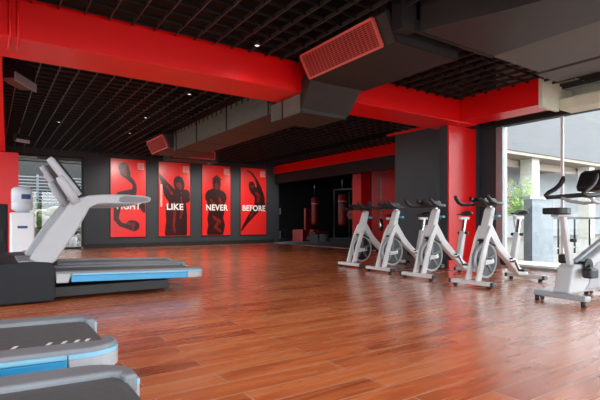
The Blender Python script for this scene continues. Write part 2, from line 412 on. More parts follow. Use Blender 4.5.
# ------------------------------------------------------------------ ducts and ceiling fittings
def grille(parent, p0, p1, q0, q1, n=14, cross=5):
    """slatted red grille on the quad p0-p1 (upper edge) q0-q1 (lower edge)"""
    p0, p1, q0, q1 = map(Vector, (p0, p1, q0, q1))
    nrm = (p1-p0).cross(q0-p0).normalized()
    if nrm.x > 0 or (abs(nrm.x) < .1 and nrm.y > 0): nrm = -nrm
    back = MB(); vs = [back.bm.verts.new(v) for v in (p0, p1, q1, q0)]; vb = [back.bm.verts.new(v-nrm*.03) for v in (p0, p1, q1, q0)]
    fs = [back.bm.faces.new(vs), back.bm.faces.new(vb[::-1])]+[back.bm.faces.new([vs[i], vb[i], vb[(i+1) % 4], vs[(i+1) % 4]]) for i in range(4)]
    bmesh.ops.recalc_face_normals(back.bm, faces=fs)
    g = back.build('grille', M['red_dark'], parent)
    s = MB()
    for i in range(n):
        t = (i+.5)/n; a = p0.lerp(q0, t)+nrm*.012; b = p1.lerp(q1, t)+nrm*.012
        s.bar(a, b, .006, .02, up=nrm)
    for i in range(1, cross*4):
        t = i/(cross*4); s.bar(p0.lerp(p1, t)+nrm*.006, q0.lerp(q1, t)+nrm*.006, .004, .01, up=nrm)
    s.build('slats', M['red_grille'], g)
    f = MB()
    for a, b in ((p0, p1), (q0, q1), (p0, q0), (p1, q1)): f.bar(a+nrm*.01, b+nrm*.01, .03, .035, up=nrm)
    f.build('grille_frame', M['pink_grille'], g)

r = empty('air_duct', (4.1, 4.3, 2.83)); tag(r, 'dark ceiling duct box with a big red slatted grille and neck under the beam', 'duct')
def rel(p, o=(4.1, 4.3, 2.83)): return tuple(a-b for a, b in zip(p, o))
def hull(mb, pts8):
    """box from 8 corners: four bottom, four top"""
    v = [mb.bm.verts.new(p) for p in pts8]
    fs = [mb.bm.faces.new([v[i] for i in f]) for f in ((3,2,1,0),(4,5,6,7),(0,1,5,4),(1,2,6,5),(2,3,7,6),(3,0,4,7))]
    bmesh.ops.recalc_face_normals(mb.bm, faces=fs); return mb
hull(MB(), [rel(p) for p in ((3.62,3.52,2.83),(4.62,3.52,2.83),(4.62,5.12,2.83),(3.62,5.12,2.83),(3.47,3.52,3.12),(4.62,3.52,3.12),(4.62,5.12,3.12),(3.47,5.12,3.12))]).build('plenum_box', M['duct_dark'], r)
MB().box(*[a-b for a, b in zip((3.47, 4.62), (4.1, 4.1))], 3.52-4.3, 5.12-4.3, .295, .75).build('plenum_top', M['soot'], r)
MB().prism([(3.46-4.1,.29),(4.63-4.1,.29),(4.63-4.1,-.005),(3.61-4.1,-.005)], 3.48-4.3, 3.515-4.3, 'y').build('end_plate', M['soot'], r)
grille(r, rel((3.455, 3.70, 3.11)), rel((3.455, 5.08, 3.11)), rel((3.605, 3.70, 2.84)), rel((3.605, 5.08, 2.84)))
hull(MB(), [rel(p) for p in ((3.64,5.125,2.84),(4.56,5.125,2.84),(4.56,5.44,2.5),(3.7,5.44,2.5),(3.64,5.125,3.1),(4.56,5.125,3.1),(4.56,5.44,2.9),(3.7,5.44,2.9))]).build('sloped_neck', M['duct_dark'], r)
MB().box(3.7-4.1, 4.5-4.1, 5.445-4.3, 6.3-4.3, 2.47-2.83, 2.735-2.83).build('duct_neck', M['duct'], r)
MB().box(3.705-4.1, 4.495-4.1, 5.455-4.3, 6.29-4.3, 2.458-2.83, 2.469-2.83).build('underside_shade', M['duct_dark'], r)  # shade beneath the neck, put in as a thin dark sheet
for yy in (5.44, 5.95): MB().box(3.685-4.1, 4.52-4.1, yy-.01-4.3, yy+.015-4.3, 2.455-2.83, 2.742-2.83).build('flange', M['duct_dark'], r)

r = empty('air_duct', (4.1, 8.6, 2.62)); tag(r, 'long grey duct along the far ceiling ending in a small red grille', 'duct')
o0 = (4.1, 8.6, 2.62)
MB().box(3.68-4.1, 4.5-4.1, 6.32-8.6, 10.9-8.6, -.02, .42).build('duct_body', M['duct'], r)
MB().box(3.685-4.1, 4.495-4.1, 6.33-8.6, 10.89-8.6, -.028, -.021).build('underside_shade', M['duct_dark'], r)  # dark sheet standing in for the shaded bottom of the duct
yy = 6.6
while yy < 10.9:
    MB().box(3.665-4.1, 4.51-4.1, yy-8.6-.012, yy-8.6+.012, .34, .43).build('seam_clip', M['duct_dark'], r); yy += .22
for yy in (6.34, 7.9, 9.4, 10.7): MB().box(3.66-4.1, 4.52-4.1, yy-8.6-.012, yy-8.6+.012, -.035, .43).build('flange', M['duct_dark'], r)
hull(MB(), [rel(p, o0) for p in ((3.6,10.92,2.68),(4.6,10.92,2.68),(4.6,12.45,2.68),(3.6,12.45,2.68),(3.47,10.92,3.0),(4.6,10.92,3.0),(4.6,12.45,3.0),(3.47,12.45,3.0))]).build('plenum_box', M['duct_dark'], r)
grille(r, rel((3.455, 11.05, 2.99), o0), rel((3.455, 12.35, 2.99), o0), rel((3.595, 11.05, 2.7), o0), rel((3.595, 12.35, 2.7), o0), n=8, cross=3)

r = empty('air_duct', (4.9, 12.7, 2.66)); tag(r, 'short black duct box with a dark red grille above the LIKE and NEVER posters', 'duct')
MB().box(-.7, .75, .0, .7, .0, .44).build('plenum_box', M['duct_dark'], r)
grille(r, (-.64, -.012, .28), (.62, -.012, .28), (-.64, -.012, .06), (.62, -.012, .06), n=8, cross=4)
MB().tube([(.45, .05, -.0), (.45, .05, -.06), (.62, .05, -.1)], .012, 8).build('bracket', M['chrome'], r)

# broad duct towards the camera
r = empty('air_duct', (4.5, 1.8, 2.9)); tag(r, 'broad flared dark duct at the upper right, nearest the camera', 'duct')
pl = [(3.76,3.3),(5.06,3.3),(5.02,-3.5),(4.35,-3.5),(4.3,1.6),(4.18,2.1),(4.06,2.5),(3.92,2.85),(3.82,3.1)]
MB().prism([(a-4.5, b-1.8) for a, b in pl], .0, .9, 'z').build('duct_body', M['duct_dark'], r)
MB().box(3.7-4.5, 5.1-4.5, 3.31-1.8, 3.36-1.8, .0, .12).build('flange', M['black'], r)
MB().box(3.5-4.5, 3.72-4.5, 3.32-1.8, 3.46-1.8, -.01, .5).build('hanger_bracket', M['black'], r)

# downlights among the grid
DL = [(1.27, 11.45, 'furthest left of all'), (2.74, 9.92, 'close left of the long duct'), (2.86, 7.66, 'just beyond the big red beam'), (2.9, 11.9, 'left of the small red grille'),
      (5.05, 13.5, 'above the LIKE poster'), (5.02, 9.67, 'right of the long duct'), (4.82, 11.72, 'right of the far duct end'), (2.77, 5.06, 'in front of the big red beam')]
for i, (a, b, w) in enumerate(DL):
    r = empty('ceiling_downlight', (a, b, CZ-.03)); tag(r, 'small lit round downlight in the black grid, '+w, 'light', 'ceiling downlights')
    MB().ring((0, 0, .0), .036, .01, 'z', 20, 6).build('rim', M['black'], r)
    MB().cyl((0, 0, .005), (0, 0, .05), .036, 16).build('can', M['black'], r)
    MB().cyl((0, 0, -.004), (0, 0, .004), .03, 16).build('lens', M['lamp'], r)

def pale_box(loc, rz, sc, label):
    r = empty('ceiling_speaker', loc, rz); tag(r, label, 'speaker', 'ceiling speakers')
    MB().box(-.3*sc, .3*sc, -.02, .2*sc, .0, .32*sc).build('housing', M['plastic_black'], r, .01)
    MB().box(-.3*sc, .3*sc, -.045, -.022, -.03, .09*sc).build('front_panel', M['light_silver'], r, .006)
    MB().cyl((0, .1*sc, .32*sc), (0, .1*sc, .6), .015, 8).build('hanger', M['black'], r)
pale_box((.395, 7.6, 2.84), 1.07, 1, 'larger black ceiling box with a pale edge, hung just behind the big beam')
pale_box((.62, 12.4, 2.74), .5, .5, 'small black ceiling box with a pale edge, above the water dispenser')

# ------------------------------------------------------------------ treadmills
def make_treadmill():
    root = empty('treadmill')
    tag(root, 'x', 'treadmill', 'treadmills')
    W = .47
    # hood
    prof = [(.03,.015),(.0,.06),(.0,.33),(.05,.42),(.14,.452),(.52,.46),(.63,.45),(.675,.42),(.69,.35),(.69,.05),(.675,.015)]
    MB().prism(prof, -W-.01, W+.01, 'y').build('motor_hood', M['hood'], root, .018, 3)
    MB().box(.34, .62, -W+.01, W-.01, .452, .472).build('hood_trim', M['rail_grey'], root, .006)
    # base frame
    MB().box(.66, 2.0, -.33, .33, .03, .15).build('base_frame', M['rubber'], root, .01)
    for s in (-1, 1):
        f = MB().cyl((1.98, s*.27-.03, .045), (1.98, s*.27+.03, .045), .045, 14).build('roller_foot', M['rubber'], root)
    # belt and deck
    MB().box(.7, 2.36, -.33, .33, .17, .245).build('deck', M['plastic_black'], root)
    MB().prism([(.68,.25),(.68,.262),(2.37,.262),(2.41,.252),(2.43,.22),(2.41,.188),(2.36,.18),(2.36,.19),(2.395,.2),(2.41,.22),(2.395,.24),(2.36,.25)], -.315, .315, 'y').build('running_belt', M['belt'], root)
    for s in (-1, 1):
        # grey foot rail with a rounded tail that wraps the corner
        top = [(.69, .30), (.69, W)]
        top = [(.69,.315),(.69,W)]+[(2.26,W)]+[(2.26+.19*math.sin(a), W-.16+.16*math.cos(a)) for a in [PI/2*i/6 for i in range(1, 7)]]+[(2.45,.24),(2.40,.24),(2.395,.30),(2.36,.318)]
        MB().prism([(a, s*b) for a, b in top], .205, .285, 'z').build('foot_rail', M['rail_grey'], root, .014, 2)
        # side skirt: silver front, blue stripe, silver tail
        ys = (s*(W-.03), s*(W+.012)); y0, y1 = min(ys), max(ys)
        def side(x0, x1, z0, z1, nm, m, d0=0, d1=0):
            poly = [(x0, z0), (x1-d1, z0), (x1, z1), (x0+d0, z1)]
            return MB().prism(poly, y0, y1, 'y').build(nm, m, root, .006)
        side(.70, .84, .16, .262, 'silver_cap', M['light_silver'], .0, .02)
        side(.845, 2.2, .165, .2385, 'blue_stripe', M['blue'], .01, .0)
        side(.855, 2.2, .240, .262, 'pale_stripe', M['pale_blue'], .01, .0)
        tail = [(2.205, W-.03), (2.205, W+.012), (2.26, W+.008)]+[(2.26+.2*math.sin(a), W-.16+.168*math.cos(a)) for a in [PI/2*i/6 for i in range(1, 7)]]+[(2.46,.25),(2.43,.25),(2.42,.30)]+[(2.26+.16*math.sin(a), W-.16+.13*math.cos(a)) for a in [PI/2*i/5 for i in range(5, 0, -1)]]
        MB().prism([(a, s*b) for a, b in tail], .165, .2395, 'z').build('tail_cap', M['light_silver'], root, .006)
        MB().prism([(a, s*b) for a, b in tail], .240, .262, 'z').build('pale_stripe', M['pale_blue'], root)
        # upright: broad white leg running into the handrail
        up = [(.44,.49),(.62,.79),(.80,1.06),(.86,1.12),(.94,1.165),(1.03,1.195),(1.19,1.212),(1.42,1.218),(1.62,1.212),(1.73,1.195),(1.745,1.165),(1.72,1.132),(1.6,1.112),(1.4,1.103),(1.19,1.10),(1.11,1.088),(1.04,1.045),(.93,.83),(.70,.46),(.66,.43),(.5,.45)]
        yy = s*.435
        MB().prism(up, yy-.04, yy+.04, 'y').build('upright', M['light_silver'], root, .022, 3)
        gp = [(1.36,1.135),(1.4,1.12),(1.6,1.128),(1.7,1.15),(1.71,1.175),(1.66,1.19),(1.42,1.2),(1.37,1.18)]
        MB().prism(gp, yy-.046, yy+.046, 'y').build('handrail_grip', M['grey_grip'], root, .008)
        MB().tube([(.93, yy, 1.19), (.86, yy, 1.29), (.76, yy, 1.42), (.655, yy, 1.565), (.63, yy, 1.595)], [.044, .047, .047, .046, .036], 14, flat=.9).build('console_arm', M['silver'], root)
        MB().tube([(.90, yy-.035, 1.10), (.85, yy-.035, 1.20), (.755, yy-.035, 1.35), (.725, yy-.035, 1.395)], [.045, .05, .05, .038], 14).build('console_arm', M['silver'], root)
    # console between the arms
    MB().prism([(.98,1.16),(1.0,1.22),(.72,1.60),(.68,1.60),(.72,1.5),(.9,1.24)], -.39, .39, 'y').build('console', M['hood'], root, .01)
    c = MB(); c.bar((.945, 0, 1.30), (.755, 0, 1.558), .62, .008, up=(.8, 0, .6)); c.build('console_screen', M['screen'], root)
    MB().tube([(1.0, -.40, 1.16), (1.03, -.2, 1.15), (1.03, .2, 1.15), (1.0, .40, 1.16)], .022, 10).build('cross_handle', M['grey_grip'], root)
    # white marks along the belt edge
    mk = MB()
    for i, xx in enumerate((1.75, 1.98, 2.13, 2.2, 2.26, 2.31)): mk.prism([(xx,-.235),(xx+.02,-.235),(xx+.04,-.185),(xx+.02,-.185)], .2632, .2642, 'z')
    mk.build('belt_mark', M['white_print'], root)
    for ch in root.children:                        # the deck is slightly inclined
        if ch.name.split('.')[0] in ('belt_mark', 'running_belt', 'deck', 'foot_rail', 'silver_cap', 'blue_stripe', 'pale_stripe', 'tail_cap'):
            for v in ch.data.vertices: v.co.z += .05*(1-(v.co.x-.69)/1.76)
    return root
tm = make_treadmill()
TM = [(-.09, 6.2, 'silver and blue treadmill with dark hood in full side view, front of the far pair'),
      (.05, 7.33, 'silver treadmill standing behind the full one, close to the white water dispenser'),
      (-1.90, 2.87, 'treadmill cut by the left edge, the further of the two nearest the camera'),
      (-1.955, 1.66, 'treadmill in the bottom left corner, nearest of all to the camera')]
for i, (a, b, l) in enumerate(TM):
    o = tm if i == 0 else copy_tree(tm)
    o.location = (a, b, 0); o['label'] = l

# ------------------------------------------------------------------ spinning bikes (front towards -x)
def make_spin():
    root = empty('spin_bike'); tag(root, 'x', 'exercise bike', 'spinning bikes')
    wm_ = M['white_metal']
    for nm, x0, L in (('front_stabilizer', 0, .31), ('rear_stabilizer', 1.33, .28)):
        o = MB().bar((x0, -L, .065), (x0, L, .065), .09, .055).build(nm, wm_, root, .014)
        for s in (-1, 1):
            MB().bar((x0, s*(L+.0), .06), (x0, s*(L+.035), .06), .1, .065).build('end_cap', M['plastic_black'], o, .01)
            MB().cyl((x0, s*(L-.05), .0), (x0, s*(L-.05), .04), .03, 12).build('levelling_foot', M['rubber'], o)
    for s in (-1, 1):
        MB().prism([(-.01,.09),(.09,.09),(.175,.36),(.27,.62),(.36,.76),(.30,.84),(.2,.68),(.10,.42)], s*.08-.019, s*.08+.019, 'y').build('fork_blade', wm_, root, .01)
        MB().prism([(.15,.30),(.34,.315),(.36,.34),(.34,.365),(.17,.37)], s*.11-.008, s*.11+.008, 'y').build('axle_bracket', wm_, root, .004)
    MB().prism([(.22,.66),(.30,.62),(.38,.76),(.47,1.08),(.42,1.10),(.375,1.06),(.29,.84)], -.06, .06, 'y').build('head_tube', wm_, root, .014)
    MB().prism([(.37,.92),(.45,.82),(.62,.60),(.82,.42),(1.14,.2),(1.34,.12),(1.34,.08),(1.10,.09),(.98,.18),(.55,.50),(.34,.74)], -.045, .045, 'y').build('main_beam', wm_, root, .014)
    # flywheel
    fw = MB().cyl((.32,-.012,.35), (.32,.012,.35), .225, 36).build('flywheel', M['plastic_black'], root)
    MB().ring((.32,0,.35), .238, .022, 'y', 40, 8).build('rim', M['silver'], fw)
    sp = MB()
    for k in range(5):
        a = 2*PI*k/5+.3
        for s in (-1, 1): sp.bar((.32,s*.016,.35), (.32+.2*math.cos(a), s*.016, .35+.2*math.sin(a)), .045, .01, up=(0,1,0))
    sp.build('spoke', M['grey_grip'], fw)
    MB().cyl((.32,-.12,.35), (.32,.12,.35), .03, 16).build('hub', M['chrome'], fw)
    MB().prism([(.2,.62),(.36,.6),(.5,.54),(.5,.56),(.37,.63),(.22,.645)], -.05, .05, 'y').build('wheel_guard', M['plastic_black'], root, .006)
    # seat tube, post, slider, saddle
    MB().prism([(.93,.2),(1.04,.2),(1.15,.72),(1.075,.735)], -.04, .04, 'y').build('seat_tube', wm_, root, .012)
    MB().bar((1.11,0,.7), (1.165,0,.94), .05, .045, up=(1,0,0)).build('seat_post', M['chrome'], root, .006)
    MB().bar((1.03,0,.95), (1.26,0,.95), .05, .045).build('seat_slider', wm_, root, .008)
    MB().cyl((1.12,-.1,.7), (1.12,.1,.7), .022, 10).build('seat_knob', M['plastic_black'], root)
    sd = MB()
    for k, (xx, w, z) in enumerate(((.97,.022,1.005),(1.02,.035,1.01),(1.08,.05,1.013),(1.14,.085,1.017),(1.2,.115,1.025),(1.25,.11,1.03),(1.275,.07,1.028))):
        pass
    sd.tube([(.965,0,1.005),(.99,0,1.008),(1.04,0,1.012),(1.1,0,1.014),(1.16,0,1.02),(1.21,0,1.028),(1.25,0,1.032),(1.275,0,1.03)], [.012,.028,.036,.05,.088,.112,.1,.05], 14, flat=.38)
    sd.build('saddle', M['rubber'], root)
    # cranks and pedals
    cr = MB().cyl((.86,-.1,.33), (.86,.1,.33), .035, 14).build('crank_axle', M['chrome'], root)
    MB().cyl((.86,.05,.33), (.86,.075,.33), .085, 24).build('chainring', M['plastic_black'], root)
    for s, a in ((-1, -1.0), (1, PI-1.0)):
        e = (.86+.17*math.cos(a), s*.12, .33+.17*math.sin(a))
        c = MB().bar((.86, s*.11, .33), e, .02, .035, up=(0,1,0)).build('crank', M['chrome'], root, .004)
        MB().box(e[0]-.05, e[0]+.05, min(e[1]+s*.015, e[1]+s*.11), max(e[1]+s*.015, e[1]+s*.11), e[2]-.016, e[2]+.016).build('pedal', M['plastic_black'], c, .004)
    # handlebar
    h = MB()
    h.tube([(.36,-.23,1.14),(.36,.23,1.14)], .026, 10)
    h.build('handlebar', M['rubber'], root)
    for s in (-1, 1):
        MB().tube([(.36,s*.22,1.14),(.27,s*.25,1.135),(.15,s*.26,1.135),(.06,s*.255,1.165),(.0,s*.25,1.22),(-.02,s*.248,1.25)], [.024,.028,.028,.028,.027,.02], 10).build('bar_horn', M['rubber'], root)
        MB().tube([(.36,s*.07,1.15),(.2,s*.075,1.165),(.08,s*.07,1.2),(.05,s*.05,1.225)], [.024,.027,.026,.018], 10).build('aero_horn', M['rubber'], root)
    MB().bar((.43,0,1.05), (.41,0,1.14), .05, .05, up=(1,0,0)).build('handlebar_post', M['chrome'], root, .006)
    MB().prism([(.14,1.16),(.17,1.22),(.42,1.22),(.48,1.15),(.42,1.11),(.22,1.11)], -.09, .09, 'y').build('console', M['plastic_black'], root, .012)
    MB().box(.44, .5, -.12, .12, .95, .985).build('resistance_lever', M['teal'], root, .008)
    MB().ball((.5, 0, .93), .03).build('resistance_knob', M['plastic_black'], root)
    return root
sp = make_spin()
SB = [(5.80, 6.86, .03, 'white spinning bike furthest back, left end of the row, beside the dark opening'),
      (5.68, 5.92, .0, 'white spinning bike second from the left, just left of the grey wall panel'),
      (5.50, 4.88, .0, 'white spinning bike in front of the grey wall, third from the left'),
      (5.44, 3.88, .0, 'white spinning bike in front of the red pillar, nearest the glass wall')]
for i, (a, b, rz, l) in enumerate(SB):
    o = sp if i == 0 else copy_tree(sp)
    o.location = (a, b, 0); o.rotation_euler = (0, 0, rz); o['label'] = l

# ------------------------------------------------------------------ upright bike (front towards +x)
def upright_bike():
    root = empty('upright_bike', (5.14, 2.58, 0), -.12)
    root.scale = (.88, .88, .98)
    tag(root, 'pale grey upright exercise bike with black saddle and console at right edge', 'exercise bike')
    g = M['bike_grey']
    for nm, x0 in (('rear_stabilizer', .06), ('front_stabilizer', 1.12)):
        o = MB().bar((x0, -.34, .085), (x0, .34, .085), .12, .06).build(nm, M['light_silver'], root, .018)
        for s in (-1, 1):
            MB().cyl((x0-.03, s*.3-.0, .0), (x0-.03, s*.3, .055), .028, 12).build('foot', M['rubber'], o)
            MB().cyl((x0+.03, s*.27-.012, .028), (x0+.03, s*.27+.012, .028), .028, 12).build('wheel', M['rubber'], o)
    body = [(.06,.11),(.15,.39),(.18,.42),(.26,.43),(.33,.42),(.60,.52),(.92,.655),(1.05,.66),(1.12,.6),(1.17,.4),(1.16,.2),(1.12,.11),(.5,.115)]
    MB().prism(body, -.11, .11, 'y').build('body_shell', g, root, .03, 3)
    MB().prism([(.30,.455),(.34,.44),(.95,.69),(1.06,.69),(1.06,.72),(.93,.715)], -.035, .035, 'y').build('top_tube', M['silver'], root, .008)
    MB().prism([(.36,.14),(.44,.2),(.5,.34),(.62,.44),(.78,.47),(1.0,.44),(1.1,.34),(1.1,.18),(1.0,.13)], -.125, .125, 'y').build('side_cover', M['light_silver'], root, .02)
    MB().cyl((.40,-.15,.41), (.40,.15,.41), .05, 18).build('crank_axle', M['plastic_black'], root)
    for s, a in ((-1, PI+.5), (1, .5)):
        e = (.40+.13*math.cos(a), s*.16, .41+.13*math.sin(a))
        c = MB().bar((.40, s*.155, .41), e, .025, .04, up=(0,1,0)).build('crank', M['plastic_black'], root)
        MB().box(e[0]-.085, e[0]+.085, min(e[1]+s*.01, e[1]+s*.13), max(e[1]+s*.01, e[1]+s*.13), e[2]-.06, e[2]+.05).build('pedal', M['plastic_black'], c, .025)
    MB().cyl((.40,-.15,.41), (.40,-.128,.41), .085, 24).build('crank_cover', M['plastic_black'], root)
    # seat
    MB().prism([(.21,.42),(.285,.42),(.135,.99),(.065,1.0),(.075,.94)], -.032, .032, 'y').build('seat_post', g, root, .012)
    MB().box(-.06, .26, -.05, .05, .965, .99).build('seat_slide', M['light_silver'], root, .006)
    MB().prism([(-.14,-.1),(-.12,-.125),(.0,-.125),(.1,-.085),(.2,-.045),(.24,-.02),(.24,.02),(.2,.045),(.1,.085),(.0,.125),(-.12,.125),(-.14,.1)], .992, 1.065, 'z').build('saddle', M['rubber'], root, .024, 3)
    MB().tube([(.2,.0,.7),(.24,-.09,.7)], .02, 10).build('seat_knob', M['plastic_black'], root)
    # mast, console, handles
    MB().prism([(.99,.6),(1.12,.6),(1.05,1.3),(.98,1.3)], -.06, .06, 'y').build('mast', g, root, .015)
    MB().prism([(.66,1.27),(.63,1.33),(.72,1.49),(.80,1.525),(1.08,1.52),(1.1,1.42),(1.04,1.27)], -.17, .17, 'y').build('console', M['plastic_black'], root, .02)
    MB().prism([(.66,1.345),(.72,1.47),(.75,1.487),(.69,1.36)], -.14, .14, 'y').build('console_screen', M['screen'], root)
    hb = MB()
    for s in (-1, 1):
        MB().tube([(1.02,s*.1,1.235),(.8,s*.19,1.235),(.5,s*.22,1.215),(.28,s*.24,1.2),(.16,s*.245,1.195),(.12,s*.245,1.215),(.16,s*.24,1.245),(.28,s*.23,1.29),(.38,s*.22,1.35),(.43,s*.21,1.41),(.44,s*.21,1.45)], [.03,.03,.028,.026,.026,.026,.026,.028,.03,.032,.02], 10).build('handle', M['rubber'], root)
        MB().tube([(1.0,s*.05,1.15),(.7,s*.1,1.13),(.5,s*.14,1.15),(.35,s*.18,1.19)], .02, 10).build('inner_handle', M['light_silver'], root)
upright_bike()

# ------------------------------------------------------------------ water dispenser
r = empty('water_dispenser', (.44, 8.9, 0)); tag(r, 'white water dispenser with a bottle on top beside the left red column', 'water dispenser')
MB().box(-.17, .17, -.16, .16, .0, 1.04).build('cabinet', M['water_white'], r, .02, 3)
MB().box(-.15, .15, -.168, -.158, .1, .98).build('front_panel', M['water_white'], r, .004)
MB().box(-.07, .07, -.176, -.166, .78, .82).build('badge', M['label_blue'], r)
b = MB()
b.tube([(0,0,1.04),(0,0,1.08),(0,0,1.10),(0,0,1.2),(0,0,1.21),(0,0,1.22),(0,0,1.36),(0,0,1.42),(0,0,1.455),(0,0,1.465)], [.06,.13,.155,.155,.148,.155,.155,.15,.12,.05], 24)
bo = b.build('water_bottle', M['bottle'], r)
lb = MB()
for k in range(6):
    a0 = -PI/2-.1+k*.16; a1 = a0+.16
    vs = [lb.bm.verts.new((.157*math.cos(a), .157*math.sin(a), z)) for a, z in ((a0,1.26),(a1,1.26),(a1,1.34),(a0,1.34))]; lb.bm.faces.new(vs)
lb.build('bottle_label', M['label_blue'], bo)

r = empty('storage_cabinet', (-.08, 9.75, 0)); tag(r, 'plain black cabinet at the left edge, behind the dark treadmill hood', 'cabinet')
MB().box(-.34, .34, -.2, .22, 0, 1.2).build('cabinet_body', M['hood'], r, .008)
dr = MB().box(-.32, .32, -.222, -.202, .05, 1.16).build('door', M['hood'], r, .004)
MB().box(.24, .26, -.245, -.223, .55, .75).build('handle', M['plastic_black'], dr)

# ------------------------------------------------------------------ dim training area beyond the opening
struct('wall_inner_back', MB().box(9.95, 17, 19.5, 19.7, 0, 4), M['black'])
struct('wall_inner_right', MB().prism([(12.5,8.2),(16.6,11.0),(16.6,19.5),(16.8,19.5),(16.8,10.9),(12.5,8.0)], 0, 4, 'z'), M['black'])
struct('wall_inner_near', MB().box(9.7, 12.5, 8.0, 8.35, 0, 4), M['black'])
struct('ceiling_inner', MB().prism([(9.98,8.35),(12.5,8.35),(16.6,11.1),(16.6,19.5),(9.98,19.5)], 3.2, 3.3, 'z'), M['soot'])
struct('pillar_3', MB().box(11.9, 12.4, 13.4, 13.9, 0, 3.2), M['red'])
struct('wall_inner_panel', MB().box(13.2, 13.35, 10.6, 14.2, 0, 3.0), M['red'])
r = empty('plyo_box', (11.55, 17.0, -.004), .35); tag(r, 'red plyometric box with a white triangle mark beyond the opening', 'exercise box')
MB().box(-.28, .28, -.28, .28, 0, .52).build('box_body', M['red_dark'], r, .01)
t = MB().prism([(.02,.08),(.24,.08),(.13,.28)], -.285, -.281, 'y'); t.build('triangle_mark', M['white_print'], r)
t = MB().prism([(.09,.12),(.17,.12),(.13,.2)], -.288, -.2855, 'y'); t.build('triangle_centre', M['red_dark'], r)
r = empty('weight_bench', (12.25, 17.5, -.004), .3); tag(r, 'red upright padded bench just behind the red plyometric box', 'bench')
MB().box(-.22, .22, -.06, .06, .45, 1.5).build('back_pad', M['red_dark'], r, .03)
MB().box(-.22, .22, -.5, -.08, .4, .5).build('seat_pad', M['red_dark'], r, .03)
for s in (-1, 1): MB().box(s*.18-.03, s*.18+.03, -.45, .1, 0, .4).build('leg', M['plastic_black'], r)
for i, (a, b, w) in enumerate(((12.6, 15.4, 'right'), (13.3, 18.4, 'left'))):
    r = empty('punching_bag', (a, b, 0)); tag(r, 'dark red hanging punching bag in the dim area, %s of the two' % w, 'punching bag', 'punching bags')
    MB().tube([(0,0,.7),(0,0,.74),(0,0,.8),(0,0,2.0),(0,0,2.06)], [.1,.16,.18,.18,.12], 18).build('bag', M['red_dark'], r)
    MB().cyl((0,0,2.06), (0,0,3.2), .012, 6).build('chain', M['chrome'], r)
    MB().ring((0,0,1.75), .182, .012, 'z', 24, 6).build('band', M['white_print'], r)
r = empty('power_rack', (15.0, 17.6, -.004), .2); tag(r, 'black steel power rack with red bar ends in the dim area', 'power rack')
for sx in (-1, 1):
    for sy in (-1, 1): MB().box(sx*.6-.04, sx*.6+.04, sy*.6-.04, sy*.6+.04, 0, 2.5).build('post', M['plastic_black'], r)
    MB().box(sx*.6-.04, sx*.6+.04, -.56, .56, 2.42, 2.5).build('top_rail', M['plastic_black'], r)
    MB().box(sx*.6-.04, sx*.6+.04, -.56, .56, 0, .08).build('base_rail', M['plastic_black'], r)
MB().box(-.56, .56, .56, .64, 2.42, 2.5).build('cross_bar', M['plastic_black'], r)
bb = MB().cyl((-1.1,-.68,1.2), (1.1,-.68,1.2), .016, 10).build('barbell', M['chrome'], r)
for s in (-1, 1): MB().cyl((s*.85,-.68,1.2), (s*.93,-.68,1.2), .22, 24).build('plate', M['red_dark'], bb)
r = empty('training_bench', (11.8, 16.0, -.004), .5); tag(r, 'low red padded flat bench on the dark carpet below the punching bags', 'bench')
MB().box(-.7, .7, -.15, .15, .34, .43).build('pad', M['red_dark'], r, .02)
for s in (-1, 1): MB().box(s*.5-.03, s*.5+.03, -.2, .2, 0, .34).build('leg', M['plastic_black'], r)
r = empty('leg_machine', (10.7, 17.6, -.004), .2); tag(r, 'black weight machine in the darkest corner left of the plyometric box', 'machine')
MB().box(-.5, .5, -.4, .4, 0, .1).build('base', M['plastic_black'], r)
for s in (-1, 1): MB().box(s*.4-.04, s*.4+.04, .2, .3, .1, 1.5).build('post', M['plastic_black'], r)
MB().box(-.3, .3, -.3, .1, .45, .55).build('seat', M['rubber'], r, .02)
MB().box(-.3, .3, .1, .2, .55, 1.2).build('back_pad', M['rubber'], r, .02)
r = empty('hanging_chain', (11.0, 11.37, 0)); tag(r, 'bright steel chain hanging behind the left spinning bikes', 'chain')
ch = MB(); zz = 2.35; k = 0
while zz > 1.0:
    ch.ring((0, 0, zz), .028, .009, 'y' if k % 2 else 'x', 10, 5); zz -= .048; k += 1
ch.build('links', M['chrome'], r)
MB().cyl((0,0,2.36), (0,0,3.2), .01, 6).build('cord', M['black'], r)
MB().tube([(0,0,.98),(0,0,.94),(0,0,.6),(0,0,.56)], [.03,.07,.07,.03], 14).build('weight', M['chrome'], r)

# ------------------------------------------------------------------ outdoors
struct('ground_outside', MB().box(8.46, 60, -30, 60, -.2, -.03).box(-40, 8.4, 16.6, 60, -.2, -.03).box(-40, -3.3, -40, 16.6, -.2, -.03).box(-3.3, 60, -40, -4.3, -.2, -.03), M['concrete'])
struct('trim_7', MB().box(8.5, 9.4, -4, 6.2, -.03, .06), M['kerb'])
r = empty('neighbour_building', (22, 12, -.03)); tag(r, 'white building with overhanging upper storey beyond the glass wall', 'building')
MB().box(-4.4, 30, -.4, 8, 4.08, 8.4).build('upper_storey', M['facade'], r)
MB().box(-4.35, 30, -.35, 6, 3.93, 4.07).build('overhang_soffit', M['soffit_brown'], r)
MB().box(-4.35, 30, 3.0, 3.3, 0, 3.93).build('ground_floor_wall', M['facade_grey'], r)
MB().box(-4.35, 30, .7, 1.1, 3.55, 3.92).build('soffit_beam', M['soffit_brown'], r)
for xx in (-.15, 5.6, 12.0): MB().box(xx-.32, xx+.32, .0, .6, 0, 3.92).build('column', M['column'], r)
w = MB().box(-.9, .7, 2.93, 2.99, .8, 2.9).build('window', M['screen'], r)
MB().box(-1., .8, 2.9, 2.995, 2.9, 3.0).build('window_head', M['alu_white'], w)
r = empty('block_wall', (10.5, 5.7, -.03)); tag(r, 'low grey block wall outside, beneath the white building', 'wall')
